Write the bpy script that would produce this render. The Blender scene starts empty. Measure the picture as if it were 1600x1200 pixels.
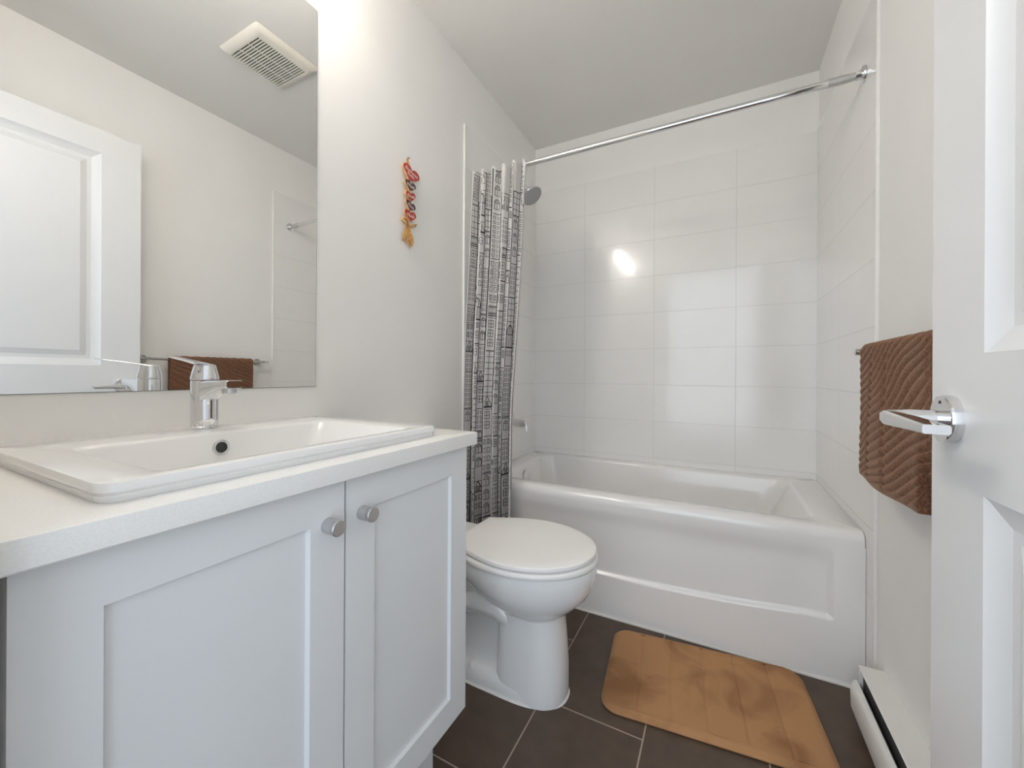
import bpy, bmesh, math, random
from mathutils import Vector, Matrix
from math import sin, cos, pi, radians, sqrt

# ------------------------------------------------------------------ camera, world, lights, exposure
scene = bpy.context.scene
COL = scene.collection
CAM = Vector((1.0915, 0.0, 1.014))
YAW, ROLL, FPX = 0.4814, 0.0054, 618.7

cam_data = bpy.data.cameras.new('camera')
cam = bpy.data.objects.new('camera', cam_data)
COL.objects.link(cam)
cam_data.sensor_width = 36.0
cam_data.lens = 36.0 * FPX / 1600.0
cam_data.shift_y = -14.8 / 1600.0
cam_data.clip_start = 0.02
fwd = Vector((-sin(YAW), cos(YAW), 0))
right0 = Vector((cos(YAW), sin(YAW), 0))
up0 = Vector((0, 0, 1))
right = right0 * cos(ROLL) + up0 * sin(ROLL)
up = up0 * cos(ROLL) - right0 * sin(ROLL)
cam.matrix_world = Matrix(((right.x, up.x, -fwd.x, CAM.x),
                           (right.y, up.y, -fwd.y, CAM.y),
                           (right.z, up.z, -fwd.z, CAM.z),
                           (0, 0, 0, 1)))
scene.camera = cam

world = bpy.data.worlds.new('hall_daylight_world')
scene.world = world
world.use_nodes = True
wbg = world.node_tree.nodes['Background']
wbg.inputs['Color'].default_value = (0.80, 0.89, 1.0, 1)
wbg.inputs['Strength'].default_value = 0.80

def area(name, loc, rot, sx, sy, power, color):
    d = bpy.data.lights.new(name, 'AREA')
    d.shape = 'RECTANGLE'
    d.size, d.size_y = sx, sy
    d.energy = power
    d.color = color
    o = bpy.data.objects.new(name, d)
    COL.objects.link(o)
    o.location = loc
    o.rotation_euler = rot
    return o

# daylight arriving through the hall behind the open doorway
area('hall_window_daylight', (0.95, -1.45, 1.40), (radians(88), 0, 0), 2.6, 2.2, 29.0, (0.78, 0.89, 1.0))

scene.view_settings.view_transform = 'Standard'
scene.view_settings.look = 'None'
scene.view_settings.gamma = 1.0
scene.view_settings.use_curve_mapping = False
scene.view_settings.exposure = 0.33
try:
    scene.cycles.max_bounces = 14
    scene.cycles.diffuse_bounces = 8
    scene.cycles.glossy_bounces = 6
    scene.cycles.use_denoising = True
except Exception:
    pass

BULB_STRENGTH = 31.0

# ------------------------------------------------------------------ materials
def mat(name, color, rough=0.5, metal=0.0, noise=0.0, noise_scale=40.0, bump=0.0, bump_scale=200.0,
        coat=0.0, sheen=0.0, spec=0.5):
    m = bpy.data.materials.new(name)
    m.use_nodes = True
    nt = m.node_tree
    b = nt.nodes['Principled BSDF']
    b.inputs['Base Color'].default_value = (*color, 1)
    b.inputs['Roughness'].default_value = rough
    b.inputs['Metallic'].default_value = metal
    b.inputs['Specular IOR Level'].default_value = spec
    if coat:
        b.inputs['Coat Weight'].default_value = coat
        b.inputs['Coat Roughness'].default_value = 0.08
    if sheen:
        b.inputs['Sheen Weight'].default_value = sheen
        b.inputs['Sheen Roughness'].default_value = 0.4
    tc = nt.nodes.new('ShaderNodeTexCoord')
    if noise:
        n = nt.nodes.new('ShaderNodeTexNoise')
        n.inputs['Scale'].default_value = noise_scale
        n.inputs['Detail'].default_value = 4
        nt.links.new(tc.outputs['Object'], n.inputs['Vector'])
        r = nt.nodes.new('ShaderNodeValToRGB')
        r.color_ramp.elements[0].position = 0.35
        r.color_ramp.elements[1].position = 0.65
        r.color_ramp.elements[0].color = (*[c * (1 - noise) for c in color], 1)
        r.color_ramp.elements[1].color = (*[min(1, c * (1 + noise)) for c in color], 1)
        nt.links.new(n.outputs['Fac'], r.inputs['Fac'])
        nt.links.new(r.outputs['Color'], b.inputs['Base Color'])
    if bump:
        n2 = nt.nodes.new('ShaderNodeTexNoise')
        n2.inputs['Scale'].default_value = bump_scale
        n2.inputs['Detail'].default_value = 3
        nt.links.new(tc.outputs['Object'], n2.inputs['Vector'])
        bp = nt.nodes.new('ShaderNodeBump')
        bp.inputs['Strength'].default_value = bump
        bp.inputs['Distance'].default_value = 0.002
        nt.links.new(n2.outputs['Fac'], bp.inputs['Height'])
        nt.links.new(bp.outputs['Normal'], b.inputs['Normal'])
    return m

M = {}
M['paint'] = mat('wall_paint', (0.86, 0.848, 0.825), 0.55, noise=0.012, noise_scale=3, bump=0.06, bump_scale=350)
M['ceiling'] = mat('ceiling_paint', (0.80, 0.785, 0.755), 0.85, noise=0.012, noise_scale=3, bump=0.1, bump_scale=250)
M['door'] = mat('door_paint', (0.80, 0.805, 0.81), 0.35, noise=0.008, noise_scale=5, bump=0.03, bump_scale=300)
M['cabinet'] = mat('cabinet_paint', (0.77, 0.78, 0.785), 0.36, noise=0.008, noise_scale=6, bump=0.02, bump_scale=300)
M['dark_gap'] = mat('cabinet_inside', (0.12, 0.12, 0.115), 0.7, noise=0.05)
M['quartz'] = mat('quartz_top', (0.84, 0.825, 0.80), 0.28, noise=0.025, noise_scale=420, bump=0.0)
M['china'] = mat('white_china', (0.86, 0.855, 0.845), 0.10, noise=0.006, noise_scale=4, coat=0.4)
M['basin'] = mat('basin_ceramic', (0.86, 0.85, 0.835), 0.12, noise=0.006, noise_scale=4, coat=0.3)
M['acrylic'] = mat('tub_acrylic', (0.84, 0.825, 0.81), 0.16, noise=0.008, noise_scale=4, coat=0.3)
M['seat_plastic'] = mat('seat_plastic', (0.87, 0.85, 0.83), 0.28, noise=0.006, noise_scale=8)
M['chrome'] = mat('polished_chrome', (0.80, 0.80, 0.81), 0.06, 1.0, noise=0.01, noise_scale=20)
M['satin'] = mat('satin_nickel', (0.62, 0.62, 0.62), 0.28, 1.0, noise=0.03, noise_scale=60)
M['steel'] = mat('brushed_steel', (0.55, 0.54, 0.52), 0.22, 1.0, noise=0.04, noise_scale=80)
M['grey_face'] = mat('spray_face', (0.42, 0.42, 0.42), 0.45, noise=0.08, noise_scale=300)
M['black'] = mat('dark_hole', (0.02, 0.02, 0.02), 0.6, noise=0.1)
M['mirror'] = mat('mirror_silver', (0.90, 0.905, 0.90), 0.0, 1.0)
M['mirror_edge'] = mat('mirror_edge', (0.16, 0.17, 0.165), 0.3, noise=0.05)
M['trim_white'] = mat('tile_trim', (0.86, 0.85, 0.82), 0.25, noise=0.01)
M['caulk'] = mat('caulk', (0.82, 0.79, 0.75), 0.6, noise=0.02)
M['heater'] = mat('heater_enamel', (0.78, 0.77, 0.735), 0.32, noise=0.01, noise_scale=10)
M['heater_dark'] = mat('heater_inside', (0.035, 0.035, 0.035), 0.6, noise=0.1)
M['vent'] = mat('vent_plastic', (0.78, 0.75, 0.67), 0.4, noise=0.015, noise_scale=10)
M['fabric'] = mat('curtain_fabric', (0.68, 0.655, 0.635), 0.85, noise=0.02, noise_scale=60, bump=0.15, bump_scale=900, sheen=0.1)
M['ink'] = mat('curtain_ink', (0.035, 0.033, 0.032), 0.85, noise=0.1, noise_scale=90)
M['ink_soft'] = mat('curtain_ink_wash', (0.30, 0.29, 0.28), 0.85, noise=0.1, noise_scale=90)
M['raffia'] = mat('raffia', (0.62, 0.33, 0.10), 0.8, noise=0.2, noise_scale=120)
M['wood_edge'] = mat('pale_wood', (0.66, 0.40, 0.17), 0.7, noise=0.12, noise_scale=60)
M['heart_red'] = mat('heart_red', (0.42, 0.055, 0.045), 0.55, noise=0.12, noise_scale=60)
M['heart_dark'] = mat('heart_plum', (0.085, 0.05, 0.065), 0.55, noise=0.12, noise_scale=60)
M['lettering'] = mat('pale_lettering', (0.80, 0.66, 0.62), 0.7, noise=0.03)

def bulb_mat():
    m = bpy.data.materials.new('lit_glass_shade')
    m.use_nodes = True
    nt = m.node_tree
    nt.nodes.remove(nt.nodes['Principled BSDF'])
    e = nt.nodes.new('ShaderNodeEmission')
    e.inputs['Color'].default_value = (1.0, 0.945, 0.875, 1)
    e.inputs['Strength'].default_value = BULB_STRENGTH
    nt.links.new(e.outputs[0], nt.nodes['Material Output'].inputs['Surface'])
    return m
M['bulb'] = bulb_mat()

def grid_mat(name, color, grout, rough, ax_u, off_u, step_u, ax_v, off_v, step_v, width, stagger=0.0,
             bump=0.5, noise=0.01, noise_scale=6, wave=0.0, coat=0.0, spec=0.5):
    """tiles in world metres: rows along v, columns along u, optionally shifted by half a tile every other u column"""
    m = bpy.data.materials.new(name)
    m.use_nodes = True
    nt = m.node_tree
    L = nt.links.new
    b = nt.nodes['Principled BSDF']
    b.inputs['Roughness'].default_value = rough
    b.inputs['Specular IOR Level'].default_value = spec
    if coat:
        b.inputs['Coat Weight'].default_value = coat
        b.inputs['Coat Roughness'].default_value = 0.05
    g = nt.nodes.new('ShaderNodeNewGeometry')
    s = nt.nodes.new('ShaderNodeSeparateXYZ')
    L(g.outputs['Position'], s.inputs[0])

    def mth(op, a, c=None):
        n = nt.nodes.new('ShaderNodeMath')
        n.operation = op
        for i, v in enumerate((a, c)):
            if v is None:
                continue
            if isinstance(v, (int, float)):
                n.inputs[i].default_value = v
            else:
                L(v, n.inputs[i])
        return n.outputs[0]
    u = mth('DIVIDE', mth('SUBTRACT', s.outputs['XYZ'.index(ax_u)], off_u), step_u)
    v = mth('DIVIDE', mth('SUBTRACT', s.outputs['XYZ'.index(ax_v)], off_v), step_v)
    if stagger:
        col = mth('FLOOR', u)
        par = mth('FLOORED_MODULO', col, 2.0)
        v = mth('ADD', v, mth('MULTIPLY', par, stagger))
    du = mth('MULTIPLY', mth('SUBTRACT', 0.5, mth('ABSOLUTE', mth('SUBTRACT', mth('FRACT', u), 0.5))), step_u)
    dv = mth('MULTIPLY', mth('SUBTRACT', 0.5, mth('ABSOLUTE', mth('SUBTRACT', mth('FRACT', v), 0.5))), step_v)
    d = mth('MINIMUM', du, dv)
    mr = nt.nodes.new('ShaderNodeMapRange')
    mr.inputs['From Min'].default_value = width * 0.5
    mr.inputs['From Max'].default_value = width * 0.5 + 0.0012
    L(d, mr.inputs['Value'])
    tc = nt.nodes.new('ShaderNodeTexCoord')
    n = nt.nodes.new('ShaderNodeTexNoise')
    n.inputs['Scale'].default_value = noise_scale
    n.inputs['Detail'].default_value = 5
    L(g.outputs['Position'], n.inputs['Vector'])
    r = nt.nodes.new('ShaderNodeValToRGB')
    r.color_ramp.elements[0].position = 0.3
    r.color_ramp.elements[1].position = 0.7
    r.color_ramp.elements[0].color = (*[c * (1 - noise) for c in color], 1)
    r.color_ramp.elements[1].color = (*[c * (1 + noise) for c in color], 1)
    L(n.outputs['Fac'], r.inputs['Fac'])
    mx = nt.nodes.new('ShaderNodeMix')
    mx.data_type = 'RGBA'
    L(mr.outputs[0], mx.inputs[0])
    mx.inputs[6].default_value = (*grout, 1)
    L(r.outputs['Color'], mx.inputs[7])
    L(mx.outputs[2], b.inputs['Base Color'])
    bp = nt.nodes.new('ShaderNodeBump')
    bp.inputs['Strength'].default_value = bump
    bp.inputs['Distance'].default_value = 0.001
    L(mr.outputs[0], bp.inputs['Height'])
    last = bp
    if wave:
        n3 = nt.nodes.new('ShaderNodeTexNoise')
        n3.inputs['Scale'].default_value = 7
        n3.inputs['Detail'].default_value = 1
        L(g.outputs['Position'], n3.inputs['Vector'])
        b2 = nt.nodes.new('ShaderNodeBump')
        b2.inputs['Strength'].default_value = wave
        b2.inputs['Distance'].default_value = 0.004
        L(n3.outputs['Fac'], b2.inputs['Height'])
        L(bp.outputs['Normal'], b2.inputs['Normal'])
        last = b2
    L(last.outputs['Normal'], b.inputs['Normal'])
    return m

# ------------------------------------------------------------------ mesh helpers
def finish(name, bm, material, parent, smooth):
    off = Vector((0, 0, 0))
    root = parent
    while root is not None:
        off = off + root.location
        root = root.parent
    if parent is None:
        off = centre_base(bm)
    bmesh.ops.translate(bm, verts=bm.verts, vec=-off)
    me = bpy.data.meshes.new(name)
    bm.to_mesh(me)
    bm.free()
    for mm in (material if isinstance(material, (list, tuple)) else [material]):
        me.materials.append(mm)
    if smooth:
        me.shade_smooth()
        me.set_sharp_from_angle(angle=radians(smooth))
    o = bpy.data.objects.new(name, me)
    COL.objects.link(o)
    if parent is not None:
        o.parent = parent
    else:
        o.location = off
    return o

def centre_base(bm):
    xs = [v.co.x for v in bm.verts]
    ys = [v.co.y for v in bm.verts]
    zs = [v.co.z for v in bm.verts]
    return Vector(((min(xs) + max(xs)) / 2, (min(ys) + max(ys)) / 2, min(zs)))

def obj(name, bm, material, parent=None, smooth=40, bevel=0.0, seg=2, recalc=True):
    if bevel:
        bmesh.ops.remove_doubles(bm, verts=bm.verts, dist=1e-6)
        es = [e for e in bm.edges if len(e.link_faces) == 2 and e.calc_face_angle(0) > radians(30)]
        bmesh.ops.bevel(bm, geom=es, offset=bevel, segments=seg, profile=0.6, affect='EDGES', clamp_overlap=True)
    if recalc:
        bmesh.ops.recalc_face_normals(bm, faces=bm.faces)
    return finish(name, bm, material, parent, smooth)

def thing(name, loc, label, cat, group=None, kind=None):
    o = bpy.data.objects.new(name, None)
    o.empty_display_size = 0.05
    COL.objects.link(o)
    o.location = loc
    tag(o, label, cat, group, kind)
    return o

def tag(o, label, cat, group=None, kind=None):
    o['label'] = label
    o['category'] = cat
    if group:
        o['group'] = group
    if kind:
        o['kind'] = kind
    return o

def structure(o, label, cat):
    return tag(o, label, cat, kind='structure')

def box(x0, x1, y0, y1, z0, z1, bm=None):
    bm = bm or bmesh.new()
    v = [bm.verts.new((x, y, z)) for x in (x0, x1) for y in (y0, y1) for z in (z0, z1)]
    for f in ((0, 1, 3, 2), (4, 6, 7, 5), (0, 4, 5, 1), (2, 3, 7, 6), (0, 2, 6, 4), (1, 5, 7, 3)):
        bm.faces.new([v[i] for i in f])
    return bm

def loft(rings, cap0=True, cap1=True, closed=True, bm=None):
    bm = bm or bmesh.new()
    vs = [[bm.verts.new(p) for p in r] for r in rings]
    n = len(rings[0])
    m = n if closed else n - 1
    for a, b in zip(vs[:-1], vs[1:]):
        for i in range(m):
            j = (i + 1) % n
            bm.faces.new((a[i], a[j], b[j], b[i]))
    if closed and cap0:
        bm.faces.new(vs[0][::-1])
    if closed and cap1:
        bm.faces.new(vs[-1])
    return bm

def frame_of(axis):
    a = Vector(axis).normalized()
    t = Vector((0, 0, 1)) if abs(a.z) < 0.9 else Vector((1, 0, 0))
    u = a.cross(t).normalized()
    w = a.cross(u).normalized()
    return a, u, w

def lathe(origin, axis, profile, n=32, bm=None, cap=True):
    """profile = [(distance along axis, radius)]"""
    o = Vector(origin)
    a, u, w = frame_of(axis)
    rings = []
    for h, r in profile:
        r = max(r, 1e-5)
        rings.append([o + a * h + u * (r * cos(2 * pi * i / n)) + w * (r * sin(2 * pi * i / n)) for i in range(n)])
    return loft(rings, cap, cap, bm=bm)

def tube(points, r, n=12, bm=None, flat=1.0):
    pts = [Vector(p) for p in points]
    rs = r if isinstance(r, (list, tuple)) else [r] * len(pts)
    rings = []
    u = None
    for i, p in enumerate(pts):
        if i == 0:
            d = pts[1] - pts[0]
        elif i == len(pts) - 1:
            d = pts[-1] - pts[-2]
        else:
            d = pts[i + 1] - pts[i - 1]
        d.normalize()
        if u is None:
            _, u, w = frame_of(d)
        u = (u - d * u.dot(d)).normalized()
        w = d.cross(u)
        rings.append([p + u * (rs[i] * cos(2 * pi * k / n)) + w * (rs[i] * flat * sin(2 * pi * k / n)) for k in range(n)])
    return loft(rings, bm=bm)

def torus(c, axis, R, r, n=28, m=10, bm=None):
    c = Vector(c)
    a, u, w = frame_of(axis)
    bm = bm or bmesh.new()
    vs = []
    for i in range(n):
        t = 2 * pi * i / n
        d = u * cos(t) + w * sin(t)
        vs.append([bm.verts.new(c + d * (R + r * cos(2 * pi * k / m)) + a * (r * sin(2 * pi * k / m))) for k in range(m)])
    for i in range(n):
        for k in range(m):
            bm.faces.new((vs[i][k], vs[(i + 1) % n][k], vs[(i + 1) % n][(k + 1) % m], vs[i][(k + 1) % m]))
    return bm

def rrect(x0, x1, y0, y1, r, z, k=6):
    """rounded rectangle ring in a horizontal plane, counter clockwise"""
    pts = []
    for cx, cy, a0 in ((x1 - r, y1 - r, 0), (x0 + r, y1 - r, 90), (x0 + r, y0 + r, 180), (x1 - r, y0 + r, 270)):
        for i in range(k + 1):
            a = radians(a0 + 90 * i / k)
            pts.append(Vector((cx + r * cos(a), cy + r * sin(a), z)))
    return pts

def egg(xb, xf, xm, w, yc, z, n=48, back=2.0, p=2.0):
    """oval ring: widest at xm, front half an ellipse, rear half a fuller one"""
    pts = []
    for i in range(n):
        t = 2 * pi * i / n
        c_, s_ = cos(t), sin(t)
        e = 2.0 / (p if c_ >= 0 else back)
        cc = math.copysign(abs(c_) ** e, c_)
        ss = math.copysign(abs(s_) ** e, s_)
        a = (xf - xm) if c_ >= 0 else (xm - xb)
        pts.append(Vector((xm + a * cc, yc + w * ss, z)))
    return pts

# ------------------------------------------------------------------ the setting
W, YB, H = 1.52, 2.413, 2.513
YF = 0.085            # inner face of the wall with the doorway
YT = 1.573            # front edge of the tiled surround
TT = 2.216            # top of the tiles
TILE = 0.006

M['floor_tile'] = grid_mat('floor_tile', (0.092, 0.062, 0.043), (0.38, 0.29, 0.22), 0.42, 'X', 0.604, 0.305, 'Y', 1.146, 0.61, 0.003,
                           stagger=0.5, bump=0.5, noise=0.16, noise_scale=14, spec=0.4)
tilecol, groutcol = (0.86, 0.847, 0.825), (0.78, 0.765, 0.74)
M['tile_back'] = grid_mat('tile_back', tilecol, groutcol, 0.14, 'X', 1.0915 - 0.334, 0.413, 'Z', 2.0097, 0.2105, 0.0028, wave=0.10, coat=0.3)
M['tile_side'] = grid_mat('tile_side', tilecol, groutcol, 0.14, 'Y', YT + 0.012, 0.413, 'Z', 2.0097, 0.2105, 0.0028, wave=0.10, coat=0.3)

structure(obj('floor', box(-0.1, W + 0.1, -1.6, YB + 0.1, -0.1, 0.0), M['floor_tile'], smooth=0), 'dark brown stone-look tiled floor with thin pale grout lines', 'floor')
structure(obj('ceiling', box(-0.1, W + 0.1, -0.035, YB + 0.1, H, H + 0.1), M['ceiling'], smooth=0), 'plain matte greyish white ceiling', 'ceiling')
structure(obj('wall_left', box(-0.1, 0.0, -0.035, YB + 0.1, 0, H), M['paint'], smooth=0), 'off-white painted wall behind the mirror, hearts and toilet', 'wall')
structure(obj('wall_right', box(W, W + 0.1, -0.035, YB + 0.1, 0, H), M['paint'], smooth=0), 'off-white painted wall with the towel and the open door', 'wall')
structure(obj('wall_back', box(0, W, YB, YB + 0.1, 0, H), M['paint'], smooth=0), 'off-white wall band above the tiles at the end of the tub', 'wall')
bm = box(0, 0.595, -0.035, YF, 0, H)
box(1.432, W, -0.035, YF, 0, H, bm)
box(0.595, 1.432, -0.035, YF, 2.13, H, bm)
structure(obj('wall_front', bm, M['paint'], smooth=0), 'off-white wall around the doorway the view is taken from', 'wall')

# glossy tile surround
structure(obj('wall_tile_back', box(TILE, W - TILE, YB - TILE, YB, 0.44, TT), M['tile_back'], smooth=0), 'glossy white wide tiles on the long wall behind the bathtub', 'wall tiles')
structure(obj('wall_tile_left', box(0, TILE, YT + 0.012, YB, 0, TT), M['tile_side'], smooth=0), 'glossy white tiles on the shower-head side of the tub', 'wall tiles')
structure(obj('wall_tile_right', box(W - TILE, W, YT + 0.012, YB, 0, TT), M['tile_side'], smooth=0), 'glossy white tiles on the right side of the tub', 'wall tiles')
structure(obj('trim_1', box(0, TILE + 0.003, YT, YT + 0.012, 0, TT), M['trim_white'], smooth=30, bevel=0.002), 'thin white tile edging strip beside the patterned curtain', 'trim')
structure(obj('trim_2', box(W - TILE - 0.003, W, YT, YT + 0.012, 0, TT), M['trim_white'], smooth=30, bevel=0.002), 'thin white tile edging strip left of the brown towel', 'trim')

# open door: leaf with two moulded panels, lever handle
XD = 1.3905
D0, D1, DZ0, DZ1 = 0.098, 0.862, 0.012, 2.108
def panel_face(bm, x, y0, y1, z0, z1, panels, s):
    """door face at x (outward normal s) with recessed, raised-field panels"""
    ys = sorted({y0, y1, *[p[0] for p in panels], *[p[1] for p in panels]})
    zs = sorted({z0, z1, *[p[2] for p in panels], *[p[3] for p in panels]})
    cache = {}
    def v(d, y, z):
        k = (round(d, 5), round(y, 5), round(z, 5))
        if k not in cache:
            cache[k] = bm.verts.new((x - s * d, y, z))
        return cache[k]
    for a, b in zip(ys[:-1], ys[1:]):
        for c, d in zip(zs[:-1], zs[1:]):
            if any(p[0] <= a and b <= p[1] and p[2] <= c and d <= p[3] for p in panels):
                continue
            bm.faces.new((v(0, a, c), v(0, b, c), v(0, b, d), v(0, a, d)))
    prof = [(0.0, 0.0), (0.004, 0.003), (0.024, 0.010), (0.030, 0.0125), (0.044, 0.0125), (0.066, 0.004)]
    for a, b, c, d in panels:
        prev = None
        for t, dep in prof:
            ring = [v(dep, a + t, c + t), v(dep, b - t, c + t), v(dep, b - t, d - t), v(dep, a + t, d - t)]
            if prev:
                for i in range(4):
                    bm.faces.new((prev[i], prev[(i + 1) % 4], ring[(i + 1) % 4], ring[i]))
            prev = ring
        bm.faces.new(prev)
door = thing('door_1', (XD, D0, 0), 'open white two-panel door leaf standing against the right wall', 'door', kind='structure')
bm = bmesh.new()
pans = [(D0 + 0.137, 0.7245, 1.045, 2.003), (D0 + 0.137, 0.7245, 0.26, 0.8625)]
panel_face(bm, XD, D0, D1, DZ0, DZ1, pans, -1)
panel_face(bm, XD + 0.035, D0, D1, DZ0, DZ1, pans, 1)
for (ya, za, yb, zb) in ((D0, DZ0, D1, DZ0), (D1, DZ0, D1, DZ1), (D1, DZ1, D0, DZ1), (D0, DZ1, D0, DZ0)):
    bm.faces.new([bm.verts.new(p) for p in ((XD, ya, za), (XD, yb, zb), (XD + 0.035, yb, zb), (XD + 0.035, ya, za))])
bmesh.ops.remove_doubles(bm, verts=bm.verts, dist=1e-5)
obj('door_leaf', bm, M['door'], door, smooth=20)
HY, HZ = 0.800, 0.953
hd = obj('door_handle', lathe((XD, HY, HZ), (-1, 0, 0), [(0, 0.0345), (0.009, 0.0345), (0.0125, 0.0335), (0.0135, 0.032), (0.0135, 0.0)], 48), M['chrome'], door, smooth=30)
hd['label'] = 'polished chrome round rose with lever'
bm = lathe((XD - 0.0135, HY, HZ), (-1, 0, 0), [(0, 0.0125), (0.034, 0.0125), (0.042, 0.0115), (0.058, 0.0105), (0.0625, 0.0085), (0.0635, 0.0)], 24)
obj('spindle', bm, M['chrome'], hd)
rings = []
for t in [i / 12 for i in range(13)]:
    y = HY + 0.012 - 0.128 * t
    hh = 0.0115 - 0.0055 * t
    dx0, dx1 = 0.077 - 0.006 * t, 0.058 - 0.014 * t
    if t == 0:
        hh *= 0.6
    zc = HZ - 0.001 - 0.004 * t
    rr = 0.003
    ring = []
    for cx, cz, a0 in ((dx0 - rr, hh - rr, 0), (dx1 + rr, hh - rr, 90), (dx1 + rr, -hh + rr, 180), (dx0 - rr, -hh + rr, 270)):
        for k in range(5):
            a = radians(a0 + 22.5 * k)
            ring.append((XD - (cx + rr * cos(a)), y, zc + cz + rr * sin(a)))
    rings.append(ring)
obj('lever', loft(rings), M['chrome'], hd, smooth=35)
obj('privacy_pin_hole', lathe((XD - 0.0136, HY, HZ + 0.024), (-1, 0, 0), [(0, 0.0022), (0.0006, 0.0022)], 12), M['black'], hd)
for hz in (0.25, 1.05, 1.90):
    obj('hinge', lathe((XD + 0.0, D0 - 0.006, hz), (0, 0, 1), [(0, 0.006), (0.09, 0.006)], 12), M['satin'], door)

# ------------------------------------------------------------------ vanity cabinet
CX1 = 0.556   # front face of the doors
VY0, VY1 = 0.100, 0.792
CZ0, CZ1 = 0.217, 0.846
van = thing('vanity_cabinet', (0.28, (VY0 + VY1) / 2, 0), 'white two-door shaker vanity cabinet under the quartz counter', 'cabinet')
bm = box(0.004, 0.535, VY0 + 0.002, VY0 + 0.020, CZ0, CZ1 - 0.002)
box(0.004, 0.535, VY1 - 0.019, VY1 - 0.001, CZ0, CZ1 - 0.002, bm)
box(0.004, 0.535, VY0 + 0.020, VY1 - 0.019, CZ0, CZ0 + 0.018, bm)
box(0.004, 0.012, VY0 + 0.020, VY1 - 0.019, CZ0 + 0.018, CZ1 - 0.002, bm)
box(0.523, 0.535, VY0 + 0.020, VY1 - 0.019, CZ1 - 0.06, CZ1 - 0.002, bm)
obj('carcass', bm, M['cabinet'], van, smooth=0)
obj('toe_kick', box(0.004, 0.46, VY0 + 0.002, VY1 - 0.001, 0.0, CZ0), M['cabinet'], van, smooth=0)
def shaker(y0, y1, z0, z1, x, th, fr, dep):
    bm = bmesh.new()
    prof = [(0, 0), (fr, 0), (fr + 0.0016, dep * 0.5), (fr + 0.003, dep)]
    prev = None
    def ring(t, d):
        return [bm.verts.new((x - d, a, b)) for a, b in ((y0 + t, z0 + t), (y1 - t, z0 + t), (y1 - t, z1 - t), (y0 + t, z1 - t))]
    back = [bm.verts.new((x - th, a, b)) for a, b in ((y0, z0), (y1, z0), (y1, z1), (y0, z1))]
    prev = back
    for t, d in prof:
        r = ring(t, d)
        for i in range(4):
            bm.faces.new((prev[i], prev[(i + 1) % 4], r[(i + 1) % 4], r[i]))
        prev = r
    bm.faces.new(prev)
    bm.faces.new(back[::-1])
    return bm
for y0, y1, ky, lab in ((VY0, 0.4425, 0.4115, 'left'), (0.4465, VY1, 0.4785, 'right')):
    dr = obj('cabinet_door', shaker(y0, y1, CZ0, CZ1 - 0.002, CX1, 0.02, 0.060, 0.007), M['cabinet'], van, smooth=20)
    kb = lathe((CX1, ky, 0.779), (1, 0, 0), [(0, 0.0105), (0.0, 0.0118), (0.019, 0.0118), (0.0195, 0.0108), (0.0215, 0.0108), (0.022, 0.0125), (0.0265, 0.0125), (0.0275, 0.0115), (0.028, 0.0)], 32)
    k = obj('knob', kb, M['satin'], dr, smooth=30)
    k['label'] = 'brushed metal drum knob'

# countertop with the cut-out hidden under the sink
hole = (0.190, 0.520, 0.196, 0.670, 0.02)
out = (0.0005, 0.578, YF + 0.001, 0.806)
e = 0.002
rings = [rrect(*hole, 0.8462, 4), rrect(out[0] + e, out[1] - e, out[2] + e, out[3] - e, 0.001, 0.8462, 4), rrect(*out, 0.0025, 0.8462 + e, 4),
         rrect(*out, 0.0025, 0.876 - e, 4), rrect(out[0] + 0.0006, out[1] - 0.0006, out[2] + 0.0006, out[3] - 0.0006, 0.002, 0.876 - 0.0006, 4),
         rrect(out[0] + e, out[1] - e, out[2] + e, out[3] - e, 0.001, 0.876, 4), rrect(*hole, 0.876, 4), rrect(*hole, 0.8462, 4)]
ctb = loft(rings, False, False)
bmesh.ops.remove_doubles(ctb, verts=ctb.verts, dist=1e-6)
ct = obj('countertop', ctb, M['quartz'], smooth=30)
tag(ct, 'thick white quartz countertop on the vanity cabinet', 'countertop')

# ------------------------------------------------------------------ drop-in sink
SX0, SX1, SY0, SY1, SZ = 0.100, 0.532, 0.163, 0.717, 0.8985
K = 8
rings = [rrect(SX0 + 0.004, SX1 - 0.004, SY0 + 0.004, SY1 - 0.004, 0.020, 0.8761, K),
         rrect(SX0 + 0.002, SX1 - 0.002, SY0 + 0.002, SY1 - 0.002, 0.022, 0.883, K),
         rrect(SX0 + 0.0035, SX1 - 0.0035, SY0 + 0.0035, SY1 - 0.0035, 0.022, 0.8845, K),
         rrect(SX0, SX1, SY0, SY1, 0.024, 0.888, K),
         rrect(SX0, SX1, SY0, SY1, 0.024, 0.8945, K),
         rrect(SX0 + 0.0015, SX1 - 0.0015, SY0 + 0.0015, SY1 - 0.0015, 0.023, 0.8975, K),
         rrect(SX0 + 0.005, SX1 - 0.005, SY0 + 0.005, SY1 - 0.005, 0.020, SZ, K),
         rrect(0.216, 0.510, 0.216, 0.652, 0.020, SZ, K),
         rrect(0.220, 0.507, 0.220, 0.649, 0.020, SZ - 0.0012, K),
         rrect(0.224, 0.503, 0.226, 0.643, 0.022, SZ - 0.006, K),
         rrect(0.230, 0.485, 0.250, 0.620, 0.035, 0.835, K),
         rrect(0.240, 0.465, 0.275, 0.600, 0.045, 0.8005, K),
         rrect(0.262, 0.440, 0.305, 0.570, 0.045, 0.7905, K),
         rrect(0.330, 0.372, 0.418, 0.460, 0.018, 0.7865, K)]
sink = obj('bathroom_sink', loft(rings, False, True), M['basin'], smooth=40)
tag(sink, 'white rectangular drop-in basin set on the counter', 'sink')
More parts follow.
